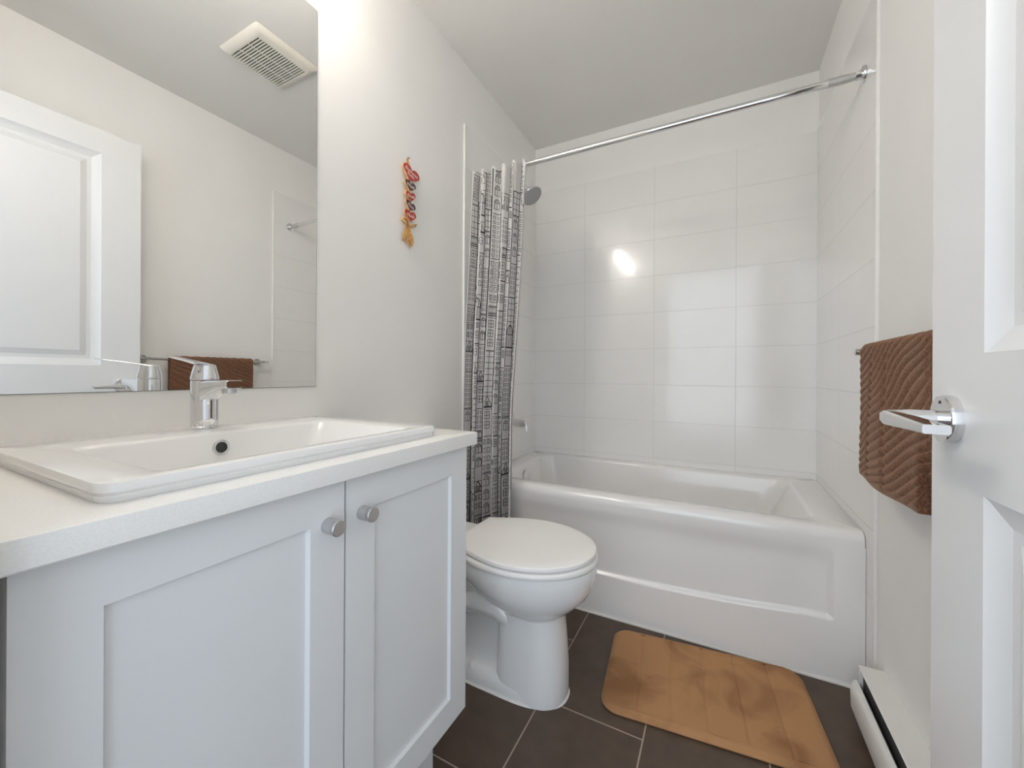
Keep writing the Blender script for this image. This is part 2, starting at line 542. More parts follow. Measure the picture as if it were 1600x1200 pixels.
# overflow and drain are parts of the sink
bm = lathe((0.2255, 0.4245, 0.868), Vector((1, 0, 0.13)), [(0, 0.0145), (0.003, 0.0150), (0.0042, 0.0135), (0.0036, 0.0105), (0.001, 0.0100)], 32, cap=False)
ov = obj('overflow_ring', bm, M['satin'], sink)
obj('overflow_hole', lathe((0.2262, 0.4245, 0.868), Vector((1, 0, 0.13)), [(0, 0.0102), (0.0012, 0.0102)], 24), M['heater_dark'], ov)
obj('drain', lathe((0.351, 0.439, 0.787), (0, 0, 1), [(0, 0.03), (0.003, 0.03), (0.004, 0.026), (0.0045, 0.0)], 32), M['chrome'], sink)

# ------------------------------------------------------------------ faucet
FX, FY = 0.1305, 0.4405
fz = SZ + 0.0005
fau = thing('basin_faucet', (FX, FY, fz), 'chrome single-lever faucet standing on the sink rim', 'faucet')
obj('body', lathe((FX, FY, fz), (0, 0, 1), [(0, 0.0262), (0.003, 0.0262), (0.0045, 0.0242), (0.097, 0.0242), (0.099, 0.0236), (0.099, 0.0)], 48), M['chrome'], fau, smooth=30)
rings = []
for t, hw, zt, zb in ((0.0, 0.0175, fz + 0.099, fz + 0.052), (0.02, 0.0175, fz + 0.099, fz + 0.060), (0.045, 0.0172, fz + 0.0995, fz + 0.073),
                      (0.075, 0.0168, fz + 0.100, fz + 0.082), (0.092, 0.0165, fz + 0.1005, fz + 0.0835), (0.106, 0.0162, fz + 0.1008, fz + 0.084), (0.110, 0.0145, fz + 0.0992, fz + 0.0855)):
    x = FX + 0.002 + t
    r = 0.004
    ring = []
    for cy, cz, a0 in ((hw - r, zt - r, 0), (-hw + r, zt - r, 90), (-hw + r, zb + r, 180), (hw - r, zb + r, 270)):
        for k in range(5):
            a = radians(a0 + 22.5 * k)
            ring.append((x, FY + cy + r * cos(a), cz + r * sin(a)))
    rings.append(ring)
sp = obj('spout', loft(rings), M['chrome'], fau, smooth=40)
obj('aerator', lathe((FX + 0.092, FY, fz + 0.0845), (0.12, 0, -1), [(0, 0.0122), (0.010, 0.0122), (0.0115, 0.011), (0.0105, 0.0098), (0.0105, 0.0)], 28), M['satin'], sp, smooth=30)
cap_ = obj('handle_cap', lathe((FX, FY, fz + 0.1005), (0, 0, 1), [(0, 0.0245), (0.002, 0.0250), (0.004, 0.0248), (0.026, 0.0200), (0.030, 0.0188), (0.0318, 0.0165), (0.032, 0.0)], 48), M['chrome'], fau, smooth=30)
# flat lever plate rising from the cap toward the front left
ld = Vector((0.046, -0.080, 0)).normalized()
ls = Vector((-ld.y, ld.x, 0))
rings = []
for t, hw, th, zz in ((-0.018, 0.010, 0.003, 0.1300), (-0.012, 0.0145, 0.004, 0.1308), (0.004, 0.0165, 0.0045, 0.1325), (0.022, 0.0150, 0.0040, 0.1355), (0.045, 0.0120, 0.0034, 0.1395), (0.072, 0.0105, 0.0028, 0.1435), (0.088, 0.0100, 0.0024, 0.1455), (0.093, 0.0075, 0.0018, 0.1460)):
    c_ = Vector((FX, FY, fz + zz)) + ld * t
    ring = []
    for k in range(16):
        a = 2 * pi * k / 16
        ca = math.copysign(abs(cos(a)) ** 0.5, cos(a))
        sa = math.copysign(abs(sin(a)) ** 0.7, sin(a))
        ring.append(c_ + ls * (hw * ca) + Vector((0, 0, th * 0.5 * sa)))
    rings.append(ring)
lv = obj('lever', loft(rings), M['chrome'], fau, smooth=50)
dvec = (Vector((0.62, -0.78, 0))).normalized()
obj('hot_cold_dot', lathe(Vector((FX, FY, fz + 0.1175)) + dvec * 0.0212, dvec + Vector((0, 0, 0.2)), [(0, 0.0028), (0.0012, 0.0028)], 14), M['grey_face'], cap_)

# ------------------------------------------------------------------ mirror
MZ = 0.974
mir = thing('wall_mirror', (0.0, 0.45, MZ), 'large frameless mirror on the wall above the sink', 'mirror')
obj('backing', box(0.0003, 0.0034, YF + 0.004, 0.7925, MZ, 2.118), M['mirror_edge'], mir, smooth=0)
obj('mirror_glass', box(0.0034, 0.0042, YF + 0.004 + 0.001, 0.7913, MZ + 0.0012, 2.117), M['mirror'], mir, smooth=0)

# vanity light above the mirror (outside the picture, lights the room)
vl = thing('vanity_light', (0.0, 0.44, 2.22), 'three-lamp bar light above the mirror', 'light fixture')
obj('backplate', box(0.0005, 0.022, 0.12, 0.77, 2.235, 2.305), M['chrome'], vl, smooth=30, bevel=0.004)
for y in (0.16, 0.40, 0.64):
    a = obj('lamp_arm', tube([(0.02, y, 2.27), (0.10, y, 2.272), (0.158, y, 2.282), (0.165, y, 2.305)], 0.007), M['chrome'], vl)
    s = obj('lamp_shade', lathe((0.165, y, 2.303), (0, 0, -1), [(0, 0.012), (0.004, 0.03), (0.02, 0.040), (0.085, 0.048), (0.097, 0.046), (0.100, 0.038), (0.101, 0.0)], 28), M['bulb'], vl)

# ------------------------------------------------------------------ ceiling exhaust fan (seen in the mirror)
VX0, VX1, WY0, WY1 = 0.668, 0.962, 0.985, 1.285
vent = thing('exhaust_fan_cover', ((VX0 + VX1) / 2, (WY0 + WY1) / 2, H), 'cream slatted exhaust fan cover on the ceiling, seen in the mirror', 'vent')
gx0, gx1, gy0, gy1 = 0.722, 0.935, 1.022, 1.252
def frame_ring(t, z):
    return rrect(VX0 + t, VX1 - t, WY0 + t, WY1 - t, max(0.012 - t * 0.3, 0.004), z, 4)
rings = [frame_ring(0, H - 0.0004), frame_ring(0.002, H - 0.006), frame_ring(0.014, H - 0.017), frame_ring(0.026, H - 0.021),
         rrect(gx0, gx1, gy0, gy1, 0.003, H - 0.021, 4), rrect(gx0, gx1, gy0, gy1, 0.003, H - 0.003, 4)]
obj('frame', loft(rings, True, False), M['vent'], vent, smooth=50)
obj('dark_opening', box(gx0, gx1, gy0, gy1, H - 0.006, H - 0.003), M['black'], vent, smooth=0)
bm = bmesh.new()
NS = 19
for i in range(NS + 1):
    yy = gy0 + (gy1 - gy0) * (i) / NS
    box(gx0 + 0.0005, gx1 - 0.0005, max(gy0 + 0.0003, yy - 0.0027), min(gy1 - 0.0003, yy + 0.0027), H - 0.0205, H - 0.0165, bm)
for fx in (0.36, 0.68):
    xx = gx0 + (gx1 - gx0) * fx
    box(xx - 0.0017, xx + 0.0017, gy0 + 0.0004, gy1 - 0.0004, H - 0.0195, H - 0.0165, bm)
obj('grille', bm, M['vent'], vent, smooth=0)

# ------------------------------------------------------------------ bathtub
TY0, TX1, TZ = 1.655, 1.5132, 0.507
tub = thing('bathtub', (0.75, 2.03, 0), 'white alcove bathtub with a panelled apron against the tiles', 'bathtub')
TX0 = 0.0065
TYB = YB - 0.0065
K = 10
def apron_ring(z, inset, r):
    return rrect(TX0, TX1, TY0 + inset, TYB, r, z, K)
# rim and basin
ri = (0.104, 1.392, 1.742, 2.350)
rings = [rrect(TX0, TX1, TY0 + 0.001, TYB, 0.006, TZ - 0.045, K),
         rrect(TX0, TX1, TY0, TYB, 0.006, TZ - 0.032, K),
         rrect(TX0, TX1, TY0 + 0.003, TYB, 0.006, TZ - 0.018, K),
         rrect(TX0, TX1, TY0 + 0.010, TYB, 0.008, TZ - 0.0075, K),
         rrect(TX0, TX1, TY0 + 0.020, TYB, 0.008, TZ - 0.0015, K),
         rrect(TX0 + 0.001, TX1 - 0.001, TY0 + 0.032, TYB - 0.001, 0.010, TZ, K),
         rrect(ri[0] - 0.012, ri[1] + 0.012, ri[2] - 0.010, ri[3] + 0.008, 0.07, TZ, K),
         rrect(ri[0] - 0.003, ri[1] + 0.003, ri[2] - 0.002, ri[3] + 0.002, 0.07, TZ - 0.004, K),
         rrect(ri[0] + 0.004, ri[1] - 0.006, ri[2] + 0.004, ri[3] - 0.003, 0.07, TZ - 0.015, K),
         rrect(ri[0] + 0.022, ri[1] - 0.055, ri[2] + 0.014, ri[3] - 0.012, 0.08, TZ - 0.12, K),
         rrect(ri[0] + 0.045, ri[1] - 0.130, ri[2] + 0.030, ri[3] - 0.028, 0.09, TZ - 0.28, K),
         rrect(ri[0] + 0.080, ri[1] - 0.200, ri[2] + 0.060, ri[3] - 0.058, 0.09, TZ - 0.365, K),
         rrect(ri[0] + 0.150, ri[1] - 0.290, ri[2] + 0.120, ri[3] - 0.120, 0.09, TZ - 0.385, K)]
obj('tub_shell', loft(rings, False, True), M['acrylic'], tub, smooth=50)
# apron: a tall panel with a shallow recess whose lower ledge sags gently towards the middle
bm = bmesh.new()
nx, zlist = 60, []
px0, px1 = TX1 - 1.427 + 0.0, 1.427
def ledge(x):
    t = (x - 0.75) / 0.68
    return 0.178 + 0.033 * min(1.0, t * t * 1.25)
NZ = 60
grid = []
for i in range(nx * 3 + 1):
    x = TX0 + (TX1 - TX0) * i / (nx * 3)
    row = []
    lz = ledge(x)
    zs = [0.0, 0.02, 0.06, 0.10, 0.14, lz - 0.014, lz - 0.010, lz - 0.006, lz - 0.003, lz, lz + 0.004, lz + 0.008, lz + 0.013, lz + 0.03, 0.26, 0.30, 0.34, 0.38, 0.40, 0.415, 0.43, 0.445, TZ - 0.045]
    for z in zs:
        def sm(a, b, v):
            t = max(0, min(1, (v - a) / (b - a)))
            return t * t * (3 - 2 * t)
        d = 0.013 * sm(lz - 0.008, lz + 0.008, z) * (1 - sm(0.38, 0.455, z)) * sm(px0 - 0.004, px0 + 0.008, x) * (1 - sm(px1 - 0.008, px1 + 0.004, x))
        row.append(bm.verts.new((x, TY0 + 0.001 + d, z)))
    grid.append(row)
for a, b in zip(grid[:-1], grid[1:]):
    for k in range(len(a) - 1):
        bm.faces.new((a[k], b[k], b[k + 1], a[k + 1]))
# returns at both ends so the apron is a body, not a sheet
for col in (grid[0], grid[-1]):
    bk = [bm.verts.new((v.co.x, TY0 + 0.05, v.co.z)) for v in col]
    for k in range(len(col) - 1):
        bm.faces.new((col[k], col[k + 1], bk[k + 1], bk[k]))
obj('apron', bm, M['acrylic'], tub, smooth=60)
bm = lathe((0.118, 2.03, 0.440), (1, 0, 0.12), [(0, 0.036), (0.010, 0.037), (0.016, 0.034), (0.018, 0.028), (0.0185, 0.0)], 36)
o = obj('overflow_plate', bm, M['chrome'], tub)
o['label'] = 'round chrome overflow plate'
structure(obj('trim_3', box(TX0, TX1, TY0 - 0.004, TY0 + 0.0008, 0.0003, 0.0055), M['caulk'], smooth=0), 'thin white caulk line where the tub apron meets the floor', 'trim')

# shower valve and shower head on the left tile wall
vv = thing('shower_valve', (TILE, 2.03, 0.735), 'chrome tub and shower valve handle sticking out past the curtain', 'shower valve')
obj('escutcheon', lathe((TILE, 2.03, 0.735), (1, 0, 0), [(0, 0.08), (0.004, 0.08), (0.009, 0.07), (0.010, 0.03), (0.012, 0.0)], 40), M['chrome'], vv)
obj('valve_body', lathe((TILE + 0.009, 2.03, 0.735), (1, 0, 0), [(0, 0.027), (0.03, 0.026), (0.034, 0.022), (0.097, 0.0215), (0.104, 0.0205), (0.1055, 0.0)], 32), M['chrome'], vv, smooth=30)
obj('valve_lever', tube([(0.110, 2.03, 0.742), (0.122, 2.03, 0.735), (0.129, 2.028, 0.715), (0.132, 2.026, 0.692)], [0.010, 0.010, 0.008, 0.006], flat=0.6), M['chrome'], vv)
sh = thing('shower_fixture', (TILE, 2.03, 2.06), 'round chrome shower head with grey face beside the curtain', 'shower head')
obj('shower_arm', tube([(TILE, 2.03, 2.075), (0.05, 2.03, 2.078), (0.09, 2.03, 2.072), (0.115, 2.03, 2.058), (0.135, 2.03, 2.040)], 0.0095), M['chrome'], sh)
obj('arm_flange', lathe((TILE, 2.03, 2.075), (1, 0, 0), [(0, 0.028), (0.004, 0.027), (0.012, 0.014), (0.013, 0.0)], 28), M['chrome'], sh)
hdv = Vector((0.60, -0.10, -0.80)).normalized()
hc = Vector((0.148, 2.028, 2.028))
obj('head_shell', lathe(hc - hdv * 0.022, hdv, [(0, 0.012), (0.004, 0.016), (0.012, 0.034), (0.022, 0.058), (0.032, 0.062), (0.0345, 0.060)], 40), M['chrome'], sh)
obj('spray_face', lathe(hc + hdv * 0.0121, hdv, [(0, 0.0585), (0.002, 0.0575), (0.003, 0.0)], 40), M['grey_face'], sh)

# ------------------------------------------------------------------ curtain rod
RY, RZ = 1.690, 2.009
rod = thing('curtain_rod', (0.76, RY, RZ), 'chrome tension rod across the tub holding the patterned curtain', 'curtain rod')
obj('rod_tube', lathe((0.02, RY, RZ), (1, 0, 0), [(0, 0.0125), (1.40, 0.0125)], 32), M['chrome'], rod)
obj('sleeve', lathe((1.415, RY, RZ), (1, 0, 0), [(0, 0.0129), (0.0, 0.0142), (0.006, 0.0142), (0.0065, 0.0136), (0.012, 0.0136), (0.0125, 0.0142), (0.045, 0.0142), (0.075, 0.0115), (0.078, 0.0)], 32), M['satin'], rod, smooth=30)
obj('end_flange', lathe((1.5138, RY, RZ), (-1, 0, 0), [(0, 0.026), (0.006, 0.0262), (0.009, 0.024), (0.011, 0.015), (0.026, 0.0135), (0.027, 0.0)], 36), M['chrome'], rod)
obj('end_flange', lathe((0.0062, RY, RZ), (1, 0, 0), [(0, 0.026), (0.006, 0.0262), (0.009, 0.024), (0.011, 0.015), (0.026, 0.0135), (0.027, 0.0)], 36), M['chrome'], rod)

# ------------------------------------------------------------------ printed shower curtain
random.seed(7)
CT, CB = 2.000, 0.235          # top and bottom of the curtain
NF = 5.22
def lerp(a, b, t):
    return a + (b - a) * t
def smooth(a, b, v):
    t = max(0.0, min(1.0, (v - a) / (b - a)))
    return t * t * (3 - 2 * t)
def S(u, z):
    """point of the folded cloth, u along the cloth width"""
    t = (CT - z) / (CT - CB)
    xl = lerp(0.030, 0.010, min(1, t * 2.2))
    xr = lerp(0.318, 0.282, min(1, t * 1.6)) + 0.008 * sin(t * 5.5)
    yc = lerp(RY - 0.052, 1.602, smooth(0.0, 0.72, t))
    A = lerp(0.027, 0.033, t)
    ph = 2 * pi * NF * u + 0.30 * sin(3.0 * t + 5 * u) * smooth(0.03, 0.2, t)
    k = 1 + 0.15 * sin(7.3 * u + 1.1)
    x = xl + (xr - xl) * u - 0.006 * sin(ph) * smooth(0.0, 0.12, t)
    y = yc - A * k * math.tanh(1.35 * (cos(ph) + 0.32))
    if t > 0.6:
        y = min(y, 1.643)
    # the leading flap falls a little away from the rod
    if u > 0.93:
        y += -0.012 * (u - 0.93) / 0.07
        z = z - 0.030 * ((u - 0.93) / 0.07) * (1 - t) ** 6
    sag = 0.010 * (1 - cos(2 * ph)) * 0.5 * (1 - smooth(0.0, 0.05, t))
    return Vector((x, y, z - sag))
def Sn(u, z):
    e = 1e-4
    a = S(u + e, z) - S(u - e, z)
    b = S(u, z + 1e-3) - S(u, z - 1e-3)
    return a.cross(b).normalized()
NU, NV = 220, 60
# arc length table (at mid height)
us = [i / 1000 for i in range(1001)]
acc = [0.0]
for a, b in zip(us[:-1], us[1:]):
    acc.append(acc[-1] + (S(b, 1.2) - S(a, 1.2)).length)
LEN = acc[-1]
import bisect
def u_of(s):
    s = max(0.0, min(LEN, s))
    i = min(999, max(0, bisect.bisect_right(acc, s) - 1))
    d = acc[i + 1] - acc[i]
    return us[i] + (us[i + 1] - us[i]) * ((s - acc[i]) / d if d else 0)
bm = bmesh.new()
TH = 0.0006
for side, flip in ((TH, False), (-TH, True)):
    vs = []
    for i in range(NU + 1):
        u = i / NU
        col = []
        for j in range(NV + 1):
            z = lerp(CT, CB, j / NV)
            col.append(bm.verts.new(S(u, z) + Sn(u, z) * side * 1.0))
        vs.append(col)
    for i in range(NU):
        for j in range(NV):
            q = (vs[i][j], vs[i][j + 1], vs[i + 1][j + 1], vs[i + 1][j])
            bm.faces.new(q if not flip else q[::-1])
# which way does the room side face?
nm = Sn(0.0, 1.2)
ROOM = 1.0 if nm.y < 0 else -1.0
OFF = ROOM * (TH + 0.0005)
def strip(s0, z0, s1, z1, w, mi=1):
    """printed line from (s0,z0) to (s1,z1), s = metres along the cloth"""
    L_ = math.hypot(s1 - s0, z1 - z0)
    if L_ < 1e-5:
        return
    n = max(1, int(abs(s1 - s0) / 0.008) + 1, int(abs(z1 - z0) / 0.05) + 1)
    ds, dz = (s1 - s0) / L_, (z1 - z0) / L_
    ps, pz = -dz * w / 2, ds * w / 2
    prev = None
    for k in range(n + 1):
        t = k / n
        s, z = lerp(s0, s1, t), lerp(z0, z1, t)
        pr = []
        for sg in (1, -1):
            uu, zz = u_of(s + sg * ps), z + sg * pz
            zz = max(CB + 0.002, min(CT - 0.002, zz))
            pr.append(bm.verts.new(S(uu, zz) + Sn(uu, zz) * OFF))
        if prev:
            f = bm.faces.new((prev[0], prev[1], pr[1], pr[0]))
            f.material_index = mi
        prev = pr
def rect(s0, z0, s1, z1, w, mi=1):
    strip(s0 - w / 2, z0, s1 + w / 2, z0, w, mi)
    strip(s0 - w / 2, z1, s1 + w / 2, z1, w, mi)
    strip(s0, z0, s0, z1, w, mi)
    strip(s1, z0, s1, z1, w, mi)
def fill(s0, z0, s1, z1, mi=1):
    strip((s0 + s1) / 2, z0, (s0 + s1) / 2, z1, abs(s1 - s0), mi)
def arc(sc, zc, r, w, a0=0, a1=180, k=8, ry=None):
    ry = ry or r
    pts = [(sc + r * cos(radians(lerp(a0, a1, i / k))), zc + ry * sin(radians(lerp(a0, a1, i / k)))) for i in range(k + 1)]
    for p, q in zip(pts[:-1], pts[1:]):
        strip(*p, *q, w)
LW = 0.0025
def segment(s0, s1, zt, zb, style):
    w = s1 - s0
    strip(s0, zt, s0, zb, LW)
    strip(s1, zt, s1, zb, LW)
    if style == 'dots':
        strip(s0, zt, s1, zt, LW * 1.3)
        n = max(2, int(w / 0.0185))
        c = w / n
        z = zt - 0.013
        while z - 0.016 > zb:
            for i in range(n):
                a = s0 + c * i + c * 0.27
                rect(a, z, a + c * 0.46, z - 0.0115, 0.0022)
            z -= 0.0225
    elif style == 'square':
        strip(s0, zt, s1, zt, LW * 1.4)
        n = max(2, int(w / 0.03))
        c = w / n
        z = zt - 0.014
        while z - 0.03 > zb:
            for i in range(n):
                a = s0 + c * i + c * 0.24
                rect(a, z, a + c * 0.52, z - 0.022, LW)
                if random.random() < 0.35:
                    strip(a + c * 0.26, z, a + c * 0.26, z - 0.022, LW)
            z -= 0.040
            if random.random() < 0.5:
                strip(s0, z + 0.008, s1, z + 0.008, LW)
    elif style == 'cross':
        strip(s0, zt, s1, zt, LW * 2.0)
        strip(s0, zt - 0.010, s1, zt - 0.010, LW)
        n = max(1, int(w / 0.04))
        c = w / n
        z = zt - 0.022
        while z - 0.036 > zb:
            for i in range(n):
                a = s0 + c * i + c * 0.2
                rect(a, z, a + c * 0.6, z - 0.032, LW)
                strip(a + c * 0.3, z, a + c * 0.3, z - 0.032, LW)
                strip(a, z - 0.016, a + c * 0.6, z - 0.016, LW)
            z -= 0.045
    elif style == 'arch':
        strip(s0, zt, s1, zt, LW * 1.8)
        strip(s0, zt - 0.007, s1, zt - 0.007, LW)
        n = max(1, int(w / 0.036))
        c = w / n
        z = zt - 0.030
        while z - 0.036 > zb:
            for i in range(n):
                m_ = s0 + c * (i + 0.5)
                r = c * 0.32
                arc(m_, z, r, LW * 1.2)
                rect(m_ - r, z, m_ + r, z - 0.030, LW)
                strip(m_, z, m_, z - 0.030, LW)
                arc(m_, z, r * 0.6, LW)
            z -= 0.064
    elif style == 'dark':
        strip(s0, zt, s1, zt, LW * 2.2)
        n = max(1, int(w / 0.032))
        c = w / n
        z = zt - 0.016
        while z - 0.038 > zb:
            for i in range(n):
                a = s0 + c * i + c * 0.2
                fill(a, z, a + c * 0.6, z - 0.034, 2)
                rect(a, z, a + c * 0.6, z - 0.034, LW)
                strip(a + c * 0.3, z, a + c * 0.3, z - 0.034, LW)
                strip(a, z - 0.011, a + c * 0.6, z - 0.011, LW)
                strip(a, z - 0.022, a + c * 0.6, z - 0.022, LW)
            z -= 0.050
    elif style == 'gable':
        m_ = (s0 + s1) / 2
        strip(s0, zt - 0.045, m_, zt, LW * 1.3)
        strip(m_, zt, s1, zt - 0.045, LW * 1.3)
        strip(s0, zt - 0.047, s1, zt - 0.047, LW * 1.6)
        fill(m_ - 0.008, zt - 0.024, m_ + 0.008, zt - 0.042, 2)
        rect(m_ - 0.008, zt - 0.024, m_ + 0.008, zt - 0.042, LW)
        if zt - 0.06 > zb + 0.03:
            segment(s0, s1, zt - 0.052, zb, random.choice(['square', 'cross', 'dots']))
    elif style == 'dome':
        m_ = (s0 + s1) / 2
        r = w * 0.46
        arc(m_, zt - 0.06, r, LW * 1.6, ry=0.045)
        arc(m_, zt - 0.06, r * 0.45, LW, ry=0.044)
        strip(m_, zt, m_, zt - 0.06, LW)
        strip(s0, zt - 0.06, s1, zt - 0.06, LW * 1.6)
        z = zt - 0.065
        for i in range(4):
            a = s0 + w * (i + 0.5) / 4
            strip(a, z, a, max(zb, z - 0.05), LW)
        if z - 0.055 > zb:
            strip(s0, z - 0.052, s1, z - 0.052, LW * 1.6)
            segment(s0, s1, z - 0.055, zb, random.choice(['square', 'dark']))
    elif style == 'balcony':
        for d in (0.0, 0.006, 0.030, 0.036):
            strip(s0, zt - d, s1, zt - d, LW * (1.8 if d in (0.0, 0.036) else 1))
        n = max(2, int(w / 0.012))
        for i in range(n):
            a = s0 + w * (i + 0.5) / n
            strip(a, zt - 0.006, a, zt - 0.030, LW * 0.8)
        if zt - 0.05 > zb:
            segment(s0, s1, zt - 0.045, zb, random.choice(['cross', 'arch', 'square']))
    elif style == 'lattice':
        strip(s0, zt, s1, zt, LW * 1.8)
        n = max(2, int(w / 0.02))
        for i in range(1, n):
            a = s0 + w * i / n
            strip(a, zt, a, zb, LW)
        z = zt - 0.028
        while z > zb + 0.01:
            strip(s0, z, s1, z, LW)
            z -= 0.028
    strip(s0, zb, s1, zb, LW)
styles = ['dots', 'dots', 'square', 'square', 'cross', 'arch', 'dark', 'gable', 'dome', 'balcony', 'lattice', 'dots', 'arch']
s = 0.006
ci = 0
while s < LEN - 0.01:
    w = random.uniform(0.040, 0.056)
    s1 = s + w
    if s1 > LEN - 0.022:
        s1 = LEN - 0.003
    z = CT - (0.012 if ci % 3 != 1 else random.uniform(0.10, 0.16))
    prevst = None
    if ci % 3 == 1:
        strip(s, CT - 0.06, s, z, LW * 0.01 + 0.0005)
    while z > CB + 0.05:
        st = random.choice([q for q in styles if q != prevst])
        prevst = st
        h = random.uniform(0.09, 0.24)
        if st in ('balcony', 'gable', 'dome'):
            h = max(h, 0.15)
        zb = max(CB + 0.012, z - h)
        segment(s + 0.001, s1 - 0.001, z, zb, st)
        z = zb
    s = s1
    ci += 1
cur = thing('shower_curtain', (0.16, RY, RZ), 'white fabric shower curtain printed with black line-drawn city buildings', 'shower curtain')
obj('curtain_cloth', bm, [M['fabric'], M['ink'], M['ink_soft']], cur, smooth=60, recalc=False)
for k in range(6):
    u = (k + 0.5) / NF
    if u > 1:
        continue
    p = S(u, CT - 0.004)
    obj('curtain_ring', torus((p.x, RY - 0.012, RZ - 0.012), (1, 0.2, 0), 0.0325, 0.0018), M['chrome'], cur)

# ------------------------------------------------------------------ hanging hearts
random.seed(3)
def heart_pts(n=56):
    pts = []
    for i in range(n):
        t = 2 * pi * i / n
        x = 16 * sin(t) ** 3
        y = 13 * cos(t) - 5 * cos(2 * t) - 2 * cos(3 * t) - cos(4 * t)
        pts.append((x / 17.0, (y + 2.5) / 17.0))
    return pts
HP = heart_pts()
hang = thing('heart_wall_hanging', (0.0, 1.18, 1.52), 'hanging string of five painted wooden hearts with a raffia bow', 'wall decoration')
def text_mesh(body, size):
    c = bpy.data.curves.new('lettering', 'FONT')
    c.body = body
    c.size = size
    c.align_x = 'CENTER'
    c.align_y = 'CENTER'
    c.extrude = 0.0003
    c.space_line = 0.85
    c.shear = 0.18
    o = bpy.data.objects.new('lettering', c)
    COL.objects.link(o)
    bpy.context.view_layer.update()
    me = bpy.data.meshes.new_from_object(o.evaluated_get(bpy.context.evaluated_depsgraph_get()))
    bm = bmesh.new()
    bm.from_mesh(me)
    bpy.data.objects.remove(o)
    bpy.data.curves.remove(c)
    return bm
# (centre y, centre z, half width, half height, roll, yaw about the vertical, material, words, text size)
hearts = [(1.188, 1.793, 0.046, 0.037, -18, -6, 'heart_red', 'Bathroom\nRules', 0.0165),
          (1.186, 1.746, 0.031, 0.0245, -8, -4, 'heart_dark', 'Wash', 0.0185),
          (1.189, 1.706, 0.029, 0.0235, 4, -2, 'heart_red', 'Brush', 0.0170),
          (1.187, 1.668, 0.029, 0.0235, -16, -2, 'heart_dark', 'Floss', 0.0170),
          (1.187, 1.629, 0.033, 0.0275, -2, -4, 'heart_red', 'Flush', 0.0190)]
for cy, cz, hw, hh, rl, yw, mk, words, ts in hearts:
    X = Matrix.Translation((0.016, cy, cz)) @ Matrix.Rotation(radians(yw), 4, 'Z') @ Matrix.Rotation(radians(rl), 4, 'X')
    def P(y, z, d):
        return X @ Vector((d, y, z))
    rings = []
    for d, sc in ((-0.005, 0.97), (-0.0042, 1.0), (0.0032, 1.0), (0.0045, 0.96)):
        rings.append([P(a * hw * sc, b * hh * sc, d) for a, b in HP])
    bmh = loft(rings)
    ob = obj('heart', bmh, [M['wood_edge'], M[mk]], hang, smooth=40)
    for p in ob.data.polygons:
        p.material_index = 1 if p.center.x > 0 and p.normal.x > 0.55 else 0
    bt = text_mesh(words, ts)
    for v in bt.verts:
        v.co = P(v.co.x, v.co.y + hh * 0.12, 0.0048 + v.co.z)
    lt = obj('lettering', bt, M['lettering'], ob, smooth=0)
def strand(name, pts, r):
    obj(name, tube(pts, r, 8, flat=0.6), M['raffia'], hang)
strand('hanging_loop', [(0.010, 1.176, 1.79), (0.010, 1.176, 1.835), (0.008, 1.181, 1.860), (0.012, 1.187, 1.835), (0.012, 1.188, 1.79)], 0.0032)
obj('nail', lathe((0.0, 1.182, 1.8545), (1, 0, 0.15), [(0, 0.0015), (0.014, 0.0015), (0.0145, 0.004), (0.016, 0.004)], 12), M['steel'], hang)
strand('backing_cord', [(0.006, 1.182, 1.80), (0.007, 1.178, 1.75), (0.006, 1.182, 1.68), (0.008, 1.184, 1.61)], 0.004)
strand('bow_tie', [(0.012, 1.186, 1.594), (0.018, 1.165, 1.610), (0.020, 1.145, 1.611), (0.016, 1.143, 1.601), (0.014, 1.165, 1.594), (0.013, 1.186, 1.590)], [0.004, 0.005, 0.005, 0.004, 0.004, 0.004])
strand('bow_tie', [(0.012, 1.184, 1.592), (0.018, 1.203, 1.603), (0.019, 1.222, 1.610), (0.015, 1.218, 1.600), (0.013, 1.20, 1.592), (0.012, 1.184, 1.588)], [0.004, 0.005, 0.004, 0.003, 0.004, 0.004])
for k in range(11):
    y0 = 1.180 + random.uniform(-0.006, 0.009)
    y1 = 1.180 + random.uniform(-0.026, 0.028)
    zz = random.uniform(1.508, 1.530)
    d = random.uniform(0.006, 0.018)
    strand('raffia_tail', [(0.012, y0, 1.594), (d, lerp(y0, y1, 0.4), lerp(1.59, zz, 0.4)), (d + 0.003, lerp(y0, y1, 0.75) + random.uniform(-0.004, 0.004), lerp(1.59, zz, 0.75)), (d, y1, zz)],
           [0.0035, 0.004, 0.0038, 0.002])

